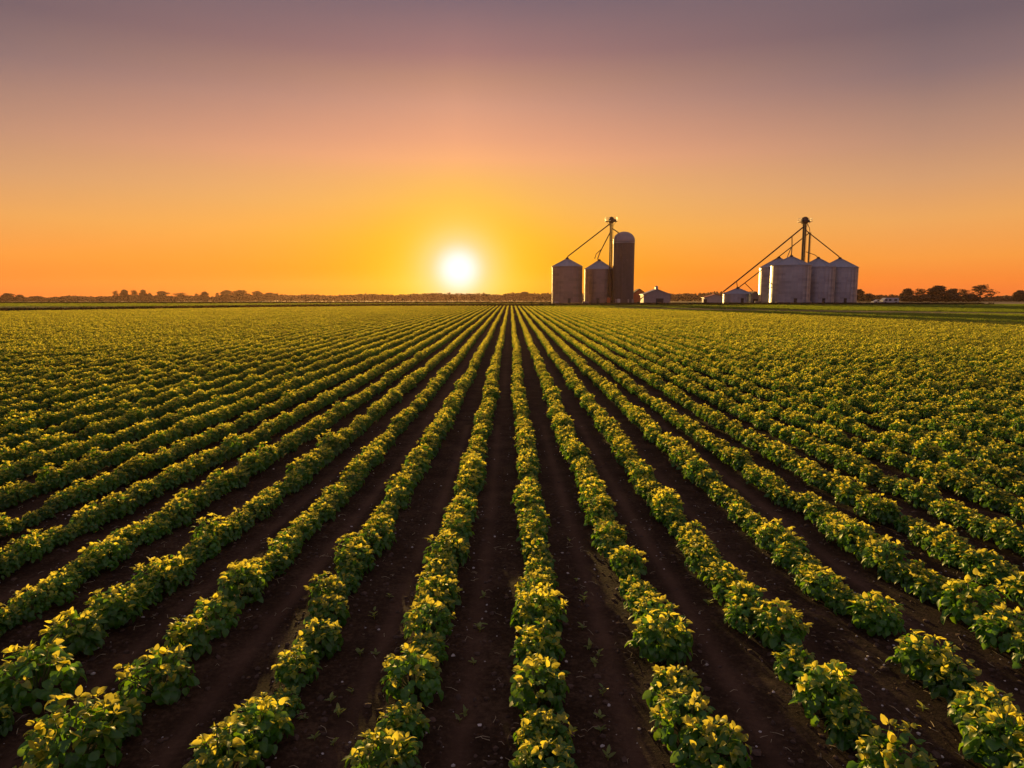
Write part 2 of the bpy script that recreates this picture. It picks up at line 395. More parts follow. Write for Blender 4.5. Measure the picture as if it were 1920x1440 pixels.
sheet('farmyard', lambda y: (14, 135), [212,220,230,245,262], 6, M['yard'], 0.035)

# ------------------------------------------------------------------ crop plants
def leaf_geo(pos, tip, nrm, L, W, fold, droop, simple=False):
    """one leaf blade; returns verts (n,3) and faces"""
    t = np.array(tip, float); t /= np.linalg.norm(t)
    n = np.array(nrm, float); n -= t*np.dot(n,t)
    ln = np.linalg.norm(n)
    n = n/ln if ln > 1e-4 else np.array([0,0,1.0])
    s = np.cross(t, n)
    if simple:
        st = [0.0, 0.5, 1.0]; hw = [0.0, 0.5, 0.0]
    else:
        st = [0.0, 0.16, 0.46, 0.80, 1.0]; hw = [0.0, 0.40, 0.5, 0.30, 0.0]
    vs = []; p = np.array(pos, float); prev = 0.0
    for i, (u, h) in enumerate(zip(st, hw)):
        a = droop*u
        c = p + t*L*(u-0.25*droop*droop*u*u*u) - n*L*(0.5*droop*u*u)
        if h == 0: vs.append(c)
        else:
            e = n*fold*h*W
            vs.append(c-s*h*W+e); vs.append(c); vs.append(c+s*h*W+e)
    if simple: fs = [(0,2,1),(0,3,2),(1,2,4),(2,3,4)]
    else: fs = [(0,2,1),(0,3,2),(1,2,5,4),(2,3,6,5),(4,5,8,7),(5,6,9,8),(7,8,10),(8,9,10)]
    return vs, fs
def plant_parts(seed, n_leaf, n_young, lscale=1.0, simple=False, rxy=0.17, h=0.36):
    g = np.random.default_rng(seed)
    fol, yng, stm = MB(), MB(), MB()
    hc = h*0.42; rz = h*0.52
    ecc = g.uniform(0.9,1.12)
    # a few lobes make the outline uneven
    lobes = [(g.uniform(0,2*math.pi), g.uniform(0.75,1.25)) for _ in range(5)]
    def rad(phi):
        v = 1.0
        for a, k in lobes: v += (k-1)*max(0, math.cos(phi-a))**3
        return v
    for i in range(n_leaf):
        phi = i*2.39996+g.uniform(-0.5,0.5)
        ct = 1-1.28*((i+0.5)/n_leaf)
        ct = max(-0.35, min(1, ct+g.uniform(-0.1,0.1))); s = math.sqrt(max(0,1-ct*ct))
        f = g.uniform(0.62,1.05)*rad(phi)
        o = np.array([math.cos(phi), math.sin(phi), 0])
        pos = np.array([0,0,hc])+o*rxy*ecc*s*f+np.array([0,0,rz*ct*f])
        pos[2] = max(pos[2], 0.06)
        if ct > 0.55:
            tip = o*g.uniform(0.5,1.1)+np.array([g.normal(0,.35),g.normal(0,.35),g.uniform(-0.25,0.55)])
            nrm = np.array([g.normal(0,.35),g.normal(0,.35),1.0])+o*0.25
        else:
            tip = o*g.uniform(0.5,1.0)+np.array([g.normal(0,.3),g.normal(0,.3),g.uniform(-1.2,-0.05)])
            nrm = o*g.uniform(0.5,1.0)+np.array([g.normal(0,.25),g.normal(0,.25),g.uniform(0.3,0.9)])
        L = g.uniform(0.052,0.096)*lscale*(1.0-0.18*max(0,ct)); W = L*g.uniform(0.6,0.82)
        v, fcs = leaf_geo(pos, tip, nrm, L, W, g.uniform(0.1,0.6), g.uniform(0.2,1.4), simple)
        fol.add(v, fcs)
    # young leaves stand in whorls at the shoot tips, held upright, yellowed for backlight
    nsh = 14
    for sidx in range(nsh):
        phi = sidx*2.39996+g.uniform(-0.4,0.4); ct = 1-0.72*(sidx+0.3)/nsh; s = math.sqrt(1-ct*ct); f = g.uniform(0.95,1.12)*rad(phi)
        o = np.array([math.cos(phi), math.sin(phi), 0])
        tipc = np.array([0,0,hc])+o*rxy*ecc*s*f+np.array([0,0,rz*ct*f+0.012])
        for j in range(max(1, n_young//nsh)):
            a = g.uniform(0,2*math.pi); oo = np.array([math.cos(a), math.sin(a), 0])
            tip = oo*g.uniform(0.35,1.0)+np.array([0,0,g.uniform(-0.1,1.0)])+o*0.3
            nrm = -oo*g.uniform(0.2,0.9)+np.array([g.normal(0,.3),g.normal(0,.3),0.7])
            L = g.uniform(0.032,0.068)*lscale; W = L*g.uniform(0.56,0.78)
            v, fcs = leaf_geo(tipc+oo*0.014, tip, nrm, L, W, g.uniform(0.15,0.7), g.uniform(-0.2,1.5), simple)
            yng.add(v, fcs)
        if not simple:
            mid = np.array([0,0,hc*0.5])+o*rxy*s*0.35
            stm.tube([(o*0.015+np.array([0,0,-0.03])), mid, tipc*0.5+mid*0.5, tipc], [0.006,0.005,0.004,0.0025], 5)
    return fol, yng, stm
NV = 12
variants = []
for i in range(NV):
    h = [0.295,0.27,0.32,0.25,0.30,0.33,0.28,0.295,0.26,0.31,0.285,0.235][i]
    fol, yng, stm = plant_parts(100+i, [235,210,255,180,235,265,220,240,195,250,230,150][i], [98,84,112,56,98,98,112,84,84,126,98,56][i], 0.87, False,
                                [0.142,0.135,0.148,0.12,0.15,0.138,0.13,0.155,0.132,0.142,0.138,0.105][i], h)
    variants.append((fol, yng, stm))
def mesh_of(mb, name, mats):
    me = bpy.data.meshes.new(name); me.from_pydata(mb.v, [], mb.f)
    for m_ in mats: me.materials.append(m_)
    if len(mats) > 1: me.polygons.foreach_set('material_index', mb.m)
    me.polygons.foreach_set('use_smooth', [True]*len(me.polygons)); me.update(); return me
vmesh = [(mesh_of(f, 'foliage', [M['leaf']]), mesh_of(y_, 'backlit_young_leaves', [M['young']]), mesh_of(s_, 'stem', [M['stem']])) for f, y_, s_ in variants]
# joined copies of the same plants for the rest of the field (used through geometry nodes, not linked to the scene)
src = bpy.data.collections.new('crop_sources')
def joined(fys):
    mb = MB()
    for mi, part in enumerate(fys):
        if part.v: mb.add(part.v, part.f, mi)
    return mb
for i in range(NV):
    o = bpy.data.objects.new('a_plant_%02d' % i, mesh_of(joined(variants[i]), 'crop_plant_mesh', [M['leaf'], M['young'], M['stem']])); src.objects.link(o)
NL = 8
for i in range(NL):
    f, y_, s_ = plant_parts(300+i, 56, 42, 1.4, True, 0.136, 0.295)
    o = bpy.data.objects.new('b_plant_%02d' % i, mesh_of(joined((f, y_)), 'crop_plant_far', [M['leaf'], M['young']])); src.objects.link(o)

# plants measured in the photograph: (x, y of crown centre, width) in its pixels, by row
measured = {
 -3: [(137,1400,190),(212,1342,112),(303,1270,120),(352,1198,138),(405,1152,92),(455,1100,95)],
 -2: [(415,1425,150),(483,1352,132),(533,1298,68),(552,1242,98),(600,1188,105),(615,1140,95)],
 -1: [(724,1418,140),(752,1350,112),(776,1262,122),(795,1212,88),(802,1165,98)],
  0: [(1020,1425,128),(1016,1372,110),(1011,1285,124),(1010,1212,114),(1008,1155,108)],
  1: [(1336,1398,155),(1285,1338,112),(1265,1284,122),(1240,1200,128),(1230,1148,95)],
  2: [(1670,1432,135),(1590,1350,110),(1552,1302,120),(1490,1236,98),(1462,1182,105)],
  3: [(1880,1392,140),(1838,1330,112),(1782,1268,118),(1735,1236,108),(1640,1152,98)],
 -4: [(68,1268,150),(142,1190,125),(215,1140,98)],
  4: [(1885,1180,92),(1815,1130,118)],
}
plants = []   # (row, x, y, scale, rot, variant)
kmin, kmax = -170, 95
for k in range(kmin, kmax+1):
    g = np.random.default_rng(5000+k)
    ys_ = []
    y = 1.9+g.uniform(0,0.3)
    if k in measured:
        for px, py, wd in measured[k]:
            p = on_ground(px, py, 0.17)
            sc = wd/F*((p-CAM).length)/0.43
            plants.append((k, p.x, p.y, min(1.35, max(0.55, sc)), g.uniform(0,6.28), int(g.integers(NV)), 0))
            y = p.y+0.30+0.06*sc
        # the plants nearer than the picture's edge, seen only from a step back
        p0 = on_ground(*measured[k][0][:2], 0.17)
        yy = p0.y-0.42
        while yy > 1.6:
            plants.append((k, p0.x+g.normal(0,.02), yy, g.uniform(0.8,1.1), g.uniform(0,6.28), int(g.integers(NV)), 0)); yy -= g.uniform(0.3,0.42)
    ph = g.uniform(0,6.28)
    sm = 0.0
    while y < 178:
        xk = float(row_x(k, y))
        if abs(xk) > 0.92*y+7.0:
            y += 1.0 if abs(xk) > 0.92*y+10 else 0.3
            continue
        if y > far_edge(xk)-0.3: break
        sm = 0.72*sm+0.28*g.normal(0,1)
        sc = float(np.clip(0.96+0.15*sm+0.08*g.normal(), 0.55, 1.25))
        if g.random() < 0.04: sc *= 0.75
        if y > 30: sc *= 0.96
        plants.append((k, xk+g.normal(0,0.03), y, sc, g.uniform(0,6.28), int(g.integers(NV)), 0))
        y += (0.185+0.085*sc)*g.uniform(0.86,1.16)
# which of them the photograph shows, nearest first
vis = []
for i, (k, x, y, sc, rot, va, _) in enumerate(plants):
    if y > 25: continue
    u, v, dpt = project((x, y, tz(y)+0.2*sc)); r = 0.17*sc*F/dpt
    if -r*0.6 < u < 1920+r*0.6 and v-r*0.8 < 1440: vis.append((dpt, i, u, v, r))
vis.sort(); named = vis[:300]
ORD = ['', 'first','second','third','fourth','fifth','sixth','seventh','eighth','ninth','tenth','eleventh','twelfth','thirteenth','fourteenth','fifteenth',
       'sixteenth','seventeenth','eighteenth','nineteenth','twentieth']
for t_, b_ in ((20,'twenty'),(30,'thirty'),(40,'forty')):
    if t_ > 20: ORD.append(ORD and {30:'thirtieth',40:'fortieth'}[t_])
    ORD += ['%s-%s' % (b_, ORD[q]) for q in range(1,10)]
def row_name(k):
    return 'the centre row' if k == 0 else '%s row %s of centre row' % (ORD[abs(k)], 'left' if k < 0 else 'right')
byrow = {}
for dpt, i, u, v, r in named: byrow.setdefault(plants[i][0], []).append((plants[i][2], i, u, v, r))
bush = 'crop plants set out in rows across the field'
named_ids = set()
for k, lst in byrow.items():
    lst.sort()
    y0, i0, u0, v0, r0 = lst[0]
    edge = 'bottom' if v0+r0*1.6 > 1330 else ('left' if u0 < 960 else 'right')
    for q, (y, i, u, v, r) in enumerate(lst):
        kk, x, yy, sc, rot, va, _ = plants[i]
        size = 'broad' if sc > 1.02 else ('small' if sc < 0.70 else ('full' if sc > 0.88 else 'medium'))
        root = empty('crop_plant', (x, yy, float(soil_z(np.array(x), np.array(yy)))-0.01), rot)
        root.scale = (sc, sc, sc*0.94)
        tag(root, '%s yellow-topped crop plant, %s from %s edge in %s' % (size, ORD[q+1], edge, row_name(kk)), 'crop plant', bush)
        for me in vmesh[va]:
            c = bpy.data.objects.new(me.name.split('.')[0], me); col.objects.link(c); c.parent = root
        named_ids.add(i)
# the rest of the field: one object, copies of the same plants by geometry nodes
rest = [p for i, p in enumerate(plants) if i not in named_ids]
P_ = np.array([(p[1], p[2]) for p in rest])
zz = terrain(P_[:,1])+0.02
co = np.column_stack([P_, zz])
me = bpy.data.meshes.new('crop_rows'); me.vertices.add(len(co)); me.vertices.foreach_set('co', co.ravel())
def pattr(nm, typ, arr): 
    a = me.attributes.new(nm, typ, 'POINT'); a.data.foreach_set('value', arr)
gv = np.random.default_rng(9)
pattr('variant', 'INT', np.array([p[5] if p[2] < 34 else NV+int(gv.integers(NL)) for p in rest], np.int32))
pattr('turn', 'FLOAT', np.array([p[4] for p in rest], np.float32))
pattr('size', 'FLOAT', np.array([p[3] for p in rest], np.float32))
crop = bpy.data.objects.new('crop_rows', me); col.objects.link(crop)
tag(crop, 'rows of low green crop plants running away to the far edge of the field', 'crop', None, 'stuff')
def scatter_group(name, collection):
    ng = bpy.data.node_groups.new(name, 'GeometryNodeTree')
    ng.interface.new_socket('Geometry', in_out='INPUT', socket_type='NodeSocketGeometry')
    ng.interface.new_socket('Geometry', in_out='OUTPUT', socket_type='NodeSocketGeometry')
    gi = ng.nodes.new('NodeGroupInput'); go = ng.nodes.new('NodeGroupOutput')
    ci = ng.nodes.new('GeometryNodeCollectionInfo'); ci.inputs['Collection'].default_value = collection
    ci.inputs['Separate Children'].default_value = True; ci.inputs['Reset Children'].default_value = True
    ip = ng.nodes.new('GeometryNodeInstanceOnPoints'); ip.inputs['Pick Instance'].default_value = True
    def attr(n, t):
        a = ng.nodes.new('GeometryNodeInputNamedAttribute'); a.data_type = t; a.inputs['Name'].default_value = n
        return a.outputs['Attribute']
    cx = ng.nodes.new('ShaderNodeCombineXYZ'); er = ng.nodes.new('FunctionNodeEulerToRotation')
    L = ng.links.new
    L(gi.outputs[0], ip.inputs['Points']); L(ci.outputs[0], ip.inputs['Instance'])
    L(attr('variant','INT'), ip.inputs['Instance Index'])
    L(attr('turn','FLOAT'), cx.inputs[2]); L(cx.outputs[0], er.inputs[0]); L(er.outputs[0], ip.inputs['Rotation'])
    L(attr('size','FLOAT'), ip.inputs['Scale']); L(ip.outputs[0], go.inputs[0])
    return ng
mod = crop.modifiers.new('scatter', 'NODES'); mod.node_group = scatter_group('crop_scatter', src)
print('plants', len(plants), 'named', len(named_ids))

# ------------------------------------------------------------------ small things on the soil
g = np.random.default_rng(21)
ico_v = []; t = (1+5**.5)/2
for a_, b_ in ((-1,t),(1,t),(-1,-t),(1,-t)): ico_v += [(a_,b_,0),(0,a_,b_),(b_,0,a_)]
ico_v = np.array(ico_v)/np.linalg.norm((1,t,0))
import itertools
ed = 1.0514622*1.02
ico_f = [f for f in itertools.combinations(range(12),3) if all(np.linalg.norm(ico_v[p]-ico_v[q]) < ed*1.02 for p, q in itertools.combinations(f,2))]
ico_f = [f if np.dot(np.cross(ico_v[f[1]]-ico_v[f[0]], ico_v[f[2]]-ico_v[f[0]]), ico_v[f[0]]) > 0 else (f[0],f[2],f[1]) for f in ico_f]
def lumps(n, ymax, rlo, rhi, pw, flat=0.65):
    mb = MB()
    for _ in range(n):
        y = 2.2+(ymax-2.2)*g.random()**1.3; x = g.uniform(-0.78*y-0.5, 0.78*y+0.5)
        r = rlo+(rhi-rlo)*g.random()**pw
        if float(track_at(np.array(x), np.array(y))) > 0.4 and g.random() < 0.75: continue
        z = float(soil_z(np.array(x), np.array(y)))
        v = ico_v*(1+g.normal(0,.22,(12,1)))*r*np.array([g.uniform(.8,1.3), g.uniform(.8,1.3), flat])
        mb.add(v+np.array([x,y,z+r*0.25]), ico_f)
    return mb
tag(lumps(9000, 13, 0.005, 0.026, 3.0).build('soil_clods', M['clod']), 'small dark soil clods strewn over the furrows', 'soil', None, 'stuff')
tag(lumps(2200, 18, 0.004, 0.015, 2.2).build('gravel', M['pebble']), 'pale grit scattered on the dark soil between the rows', 'gravel', None, 'stuff')
mb = MB()
for _ in range(900):
    y = 2.4+7*g.random()**1.2; x = g.uniform(-0.78*y, 0.78*y); z = float(soil_z(np.array(x), np.array(y)))+0.008
    a = g.uniform(0,6.28); L = g.uniform(0.02,0.11); bend = g.normal(0,.5)
    p = [(x,y,z), (x+math.cos(a)*L*.5, y+math.sin(a)*L*.5, z+g.uniform(0,.02)), (x+math.cos(a)*L*.5+math.cos(a+bend)*L*.5, y+math.sin(a)*L*.5+math.sin(a+bend)*L*.5, z+g.uniform(-.004,.012))]
    mb.tube(p, [0.0022,0.0018,0.001], 4)
tag(mb.build('plant_litter', M['straw']), 'dry straw bits and stalks lying on the soil', 'litter', None, 'stuff')

weeds_px = [(702,1160),(730,1120),(675,1230),(705,1228),(660,1300),(570,1352),(590,1390),(625,1398),(635,1345),(907,1120),(900,1185),(888,1245),(872,1340),(862,1352),(620,1318),
            (1080,1092),(1068,1015),(1092,1182),(1105,1218),(1095,1130),(1122,1232),(1130,1305),(1125,1350),(1126,1374),(1140,1425),(1328,1135),(1730,1335),(1115,1246)]
wl = []
for px, py in weeds_px:
    p = on_ground(px, py, 0.0); k = int(math.floor((p.x-float(row_x(0,p.y)))/ROW)); wl.append((k, p.y, p.x))
wl.sort()
fur = {-3:'second furrow left of centre row', -2:'second furrow left of centre row', -1:'furrow just left of centre row', 0:'furrow just right of centre row', 1:'second furrow right of centre row', 2:'third furrow right of centre row', 3:'fourth furrow right of centre row'}
wm = []
for i in range(5):
    mb = MB(); gg = np.random.default_rng(60+i)
    n = [5,7,4,8,6][i]
    for j in range(n):
        a = j*2.4+gg.uniform(-.4,.4); o = np.array([math.cos(a), math.sin(a), 0]); L = gg.uniform(0.03,0.06)
        v, f = leaf_geo(np.array([0,0,0.012+0.012*gg.random()*j*0.6]), o+np.array([0,0,gg.uniform(0.15,1.3)]), np.array([0,0,1.0])-o*0.4, L, L*gg.uniform(.3,.55), 0.3, gg.uniform(0,.7))
        mb.add(v, f)
    mb.tube([(0,0,-.01),(0,0,.03)], [.003,.002], 5)
    wm.append(mesh_of(mb, 'weed_seedling', [M['weed']]))
cnt = {}
tot = {}
for k, y, x in wl: tot[k] = tot.get(k,0)+1
for j, (k, y, x) in enumerate(wl):
    cnt[k] = cnt.get(k,0)+1
    o = bpy.data.objects.new('weed_seedling', wm[j % 5]); col.objects.link(o)
    o.location = (x, y, float(soil_z(np.array(x), np.array(y)))); o.rotation_euler = (0,0,random.uniform(0,6)); s = random.uniform(0.8,1.35); o.scale = (s,s,s)
    lab = ('tiny weed seedling on soil, %s from bottom edge in %s' % (ORD[cnt[k]], fur.get(k,'furrow'))) if tot[k] > 1 else 'lone weed seedling on bare soil in %s' % fur.get(k,'furrow')
    tag(o, lab, 'weed', 'weed seedlings in the furrows')

# ------------------------------------------------------------------ grass beyond the field
gsrc = bpy.data.collections.new('grass_sources')
for i in range(5):
    gg = np.random.default_rng(400+i); mb = MB()
    for j in range(26):
        a = gg.uniform(0,6.28); b0 = np.array([gg.normal(0,.16), gg.normal(0,.16), 0]); o = np.array([math.cos(a), math.sin(a), 0]); h = gg.uniform(0.14,0.30); wd = 0.02
        s = np.array([-o[1], o[0], 0])*wd; tipd = o*gg.uniform(0.02,0.16)+np.array([0,0,h])
        mb.add([b0-s, b0+s, b0+tipd*0.55+s*0.7, b0+tipd*0.55-s*0.7, b0+tipd+o*0.05], [(0,1,2,3),(3,2,4)])
    o = bpy.data.objects.new('tuft_%02d' % i, mesh_of(mb, 'tuft', [M['grass']])); gsrc.objects.link(o)
msrc = bpy.data.collections.new('margin_sources')
for i in range(4):
    gg = np.random.default_rng(430+i); mb = MB()
    for j in range(34):
        a = gg.uniform(0,6.28); b0 = np.array([gg.normal(0,.3), gg.normal(0,.3), 0]); o = np.array([math.cos(a), math.sin(a), 0]); h = gg.uniform(0.35,0.75); wd = 0.045
        s = np.array([-o[1], o[0], 0])*wd; tipd = o*gg.uniform(0.03,0.3)+np.array([0,0,h])
        mb.add([b0-s, b0+s, b0+tipd*0.6+s*0.8, b0+tipd*0.6-s*0.8, b0+tipd+o*0.06], [(0,1,2,3),(3,2,4)])
    o = bpy.data.objects.new('tall_tuft_%02d' % i, mesh_of(mb, 'tall_tuft', [M['margin']])); msrc.objects.link(o)
def scatter(name, pts, nvar, slo, shi, ng, label, cat):
    global me
    pts = np.array(pts); z = terrain(pts[:,1])-0.02
    me = bpy.data.meshes.new(name); me.vertices.add(len(pts)); me.vertices.foreach_set('co', np.column_stack([pts, z]).ravel())
    r_ = np.random.default_rng(len(pts))
    pattr('variant','INT', r_.integers(0,nvar,len(pts)).astype(np.int32)); pattr('turn','FLOAT', r_.uniform(0,6.28,len(pts)).astype(np.float32)); pattr('size','FLOAT', r_.uniform(slo,shi,len(pts)).astype(np.float32))
    o = bpy.data.objects.new(name, me); col.objects.link(o); o.modifiers.new('scatter','NODES').node_group = ng
    tag(o, label, cat, None, 'stuff'); return o
pts = []
track_lo = lambda y: float(np.interp(y,[96,113,140,165],[92,58,30,15])); track_hi = lambda y: float(np.interp(y,[96,113,140,165],[140,92,54,32]))
while len(pts) < 26000:
    y = 34+196*g.random()**1.3; x = g.uniform(0, 0.80*y+8)
    if y < far_edge(x)+0.8: continue
    if 96 < y < 165 and track_lo(y) < x < track_hi(y): continue
    if y > 210 and x > 14: continue
    pts.append((x, y))
while len(pts) < 33000:
    y = g.uniform(182,256); x = g.uniform(-0.8*y, 14)
    pts.append((x, y))
scatter('meadow_grass', pts, 5, 0.7, 1.5, scatter_group('grass_scatter', gsrc), 'green grass strips beyond the far and right edges of the crop', 'grass')
pts = []
def band(poly, wdt, n):
    d = [math.dist(poly[i], poly[i+1]) for i in range(len(poly)-1)]
    for _ in range(n):
        i = random.choices(range(len(d)), d)[0]; f = g.random()
        a, b_ = poly[i], poly[i+1]
        pts.append((a[0]+(b_[0]-a[0])*f+g.normal(0,wdt), a[1]+(b_[1]-a[1])*f+g.normal(0,wdt)))
band([(-150,108),(-87,126),(-60,156),(-34,178),(0,181)], 1.0, 4200)
band([(0,181),(14,190),(40,205),(70,207),(140,207)], 1.6, 4200)
band([(-200,255),(-60,258),(16,256)], 1.6, 2600)
scatter('tall_grass', pts, 4, 0.7, 1.3, scatter_group('margin_scatter', msrc), 'dark tall grass margin along the far edge of the field', 'grass')

# ------------------------------------------------------------------ grain bins, silo, elevators
def grain_bin(px, py_base, half_px, py_eave, py_peak, d, label, door_az=-1.9, low=False, group=None, wm='galv'):
    top = at(px, py_eave, d); base_z = tz(d)
    rad = half_px/F*((Vector((top.x, d, 0))-Vector((0,0,0))).length)*0.985
    H = top.z-base_z; pk = at(px, py_peak, d).z-base_z
    root = empty('grain_bin', (top.x, d, base_z)); tag(root, label, 'grain bin', group)
    # wall in rolled rings, each lapped over the one below
    rings = max(2, int(round(H/0.82))); prof = []
    for i in range(rings):
        z0 = H*i/rings; z1 = H*(i+1)/rings
        prof += [(rad, z0+0.002), (rad, z1-0.05), (rad+0.025, z1-0.04), (rad+0.025, z1)]
    mb = MB(); mb.lathe(prof, 72); wall = mb.build('wall', M[wm], root, True)
    bpy_smooth(wall)
    mb = MB()
    for i in range(24):
        a = 2*math.pi*i/24; mb.box(((rad+0.05)*math.cos(a), (rad+0.05)*math.sin(a), H/2), (0.05,0.10,H*0.985), a)
    mb.build('stiffener', M[wm], wall)
    mb = MB(); mb.lathe([(rad+0.20,H-0.10),(rad+0.22,H+0.0),(0.55,pk-0.25),(0.55,pk-0.18)], 72)
    roof = mb.build('roof', M['galv_roof'], root, False)
    mb = MB()
    for i in range(24):
        a = 2*math.pi*(i+.5)/24; ca, sa = math.cos(a), math.sin(a)
        mb.tube([((rad+0.2)*ca,(rad+0.2)*sa,H+0.04),(0.6*ca,0.6*sa,pk-0.19)], 0.045, 4)
    mb.build('roof_rib', M['galv_roof'], roof)
    mb = MB(); mb.lathe([(0.58,pk-0.24),(0.58,pk+0.02),(0.38,pk+0.16),(0.30,pk+0.34),(0.0,pk+0.36)], 20)
    mb.build('cap', M['rust'], roof)
    ca, sa = math.cos(door_az), math.sin(door_az)
    mb = MB(); mb.box(((rad+0.08)*ca,(rad+0.08)*sa,min(1.15,H*0.45)), (0.12,0.95,min(1.7,H*0.7)), door_az); dr = mb.build('door', M['dark'], root)
    mb = MB(); mb.box(((rad+0.17)*ca-0.3*sa*1,(rad+0.17)*sa+0.3*ca,min(1.1,H*0.45)), (0.05,0.06,0.3), door_az); mb.build('handle', M['galv'], dr)
    if not low:
        a = door_az+0.55; ca, sa = math.cos(a), math.sin(a); mb = MB()
        for s in (-.22,.22):
            mb.tube([((rad+.2)*ca-s*sa,(rad+.2)*sa+s*ca,0.6),((rad+.2)*ca-s*sa,(rad+.2)*sa+s*ca,H+.3)], .025, 5)
        for i in range(int(H/0.35)): mb.tube([((rad+.2)*ca+.22*sa,(rad+.2)*sa-.22*ca,0.8+i*.35),((rad+.2)*ca-.22*sa,(rad+.2)*sa+.22*ca,0.8+i*.35)], .016, 4)
        mb.build('ladder', M['galv'], root)
        a = door_az-0.75; ca, sa = math.cos(a), math.sin(a); mb = MB()
        mb.box(((rad+.7)*ca,(rad+.7)*sa,0.55), (1.3,0.85,0.85), a); mb.lathe([(0.0,.1),(.5,.1),(.55,.5),(.5,.95),(0,.95)], 14, ((rad+1.6)*ca,(rad+1.6)*sa,0.05)); mb.build('fan', M['cream'], root)
    return root
def bpy_smooth(o):
    me = o.data
    me.set_sharp_from_angle(angle=R(30)) if hasattr(me, 'set_sharp_from_angle') else None
G1 = 'grey corrugated bins right of the sun beside the dark silo'; G2 = 'cluster of grey corrugated bins at the right-hand elevator'
grain_bin(1063.5,567,28.2,500,484.5,225, 'leftmost corrugated grain bin, standing nearest the setting sun', -1.5, group=G1, wm='galv_flare')
grain_bin(1123.5,567,27.0,505,488,232, 'corrugated grain bin between leftmost bin and dark tower silo', -1.75, group=G1, wm='galv_flare')
grain_bin(1459.5,569,31.5,502,482.5,238, 'grey grain bin half hidden behind the widest front bin, left side', -2.2, group=G2)
grain_bin(1483,570,33.2,498,480,222, 'widest grey grain bin, in front of the right-hand cluster', -1.65, group=G2)
grain_bin(1533.5,570,28.2,501,483.5,233, 'grey grain bin just right of the widest front bin', -1.55, group=G2)
grain_bin(1574,570,29.2,502,484,241, 'rightmost grey grain bin of the right-hand cluster', -1.6, group=G2)
grain_bin(1383,569,25.0,551,539.5,229, 'low squat round bin with conical roof, left of the clustered bins', -1.55, True)

# tower silo
def tower_silo():
    d = 228; c = at(1170, 452, d); bz = tz(d); H = c.z-bz; r = 19.3/F*c.xy.length; top = at(1170,434.5,d).z-bz
    root = empty('tower_silo', (c.x, d, bz)); tag(root, 'tall dark brown tower silo with grey domed cap beside thin elevator', 'silo')
    prof = []
    n = 30
    for i in range(n): z0 = H*i/n; z1 = H*(i+1)/n; prof += [(r,z0),(r,z1-.06),(r+.03,z1-.05),(r+.03,z1)]
    mb = MB(); mb.lathe(prof, 60); bpy_smooth(mb.build('wall', M['stave'], root, True))
    mb = MB(); h = top-H
    mb.lathe([(r+.09,H-.35),(r+.12,H+.02)]+[((r+.10)*math.cos(t_*math.pi/2/10), H+.02+h*math.sin(t_*math.pi/2/10)) for t_ in range(11)], 48)
    dome = mb.build('dome', M['dome'], root, True); bpy_smooth(dome)
    mb = MB()
    for i in range(18):
        a = 2*math.pi*i/18
        mb.tube([((r+.11)*math.cos(u)*math.cos(a),(r+.11)*math.cos(u)*math.sin(a),H+.03+h*math.sin(u)) for u in (0,.3,.6,.9,1.2,1.5)], .035, 4)
    mb.build('dome_rib', M['dome'], dome)
    mb = MB(); mb.lathe([(r+.02,H-.75),(r+.13,H-.7),(r+.13,H-.5),(r+.02,H-.45)], 60); mb.build('hoop', M['galv'], root)
    mb = MB(); mb.box((-.55,-r-.35,H/2-.5),(.9,.7,H-1.5)); mb.build('chute', M['stave'], root)
    mb = MB()
    for a in (-2.4,-1.2,-.7,-.3): mb.box(((r+.1)*math.cos(a),(r+.1)*math.sin(a),.9),(.12,.5,1.6),a)
    mb.build('hatch', M['cream'], root)
tower_silo()

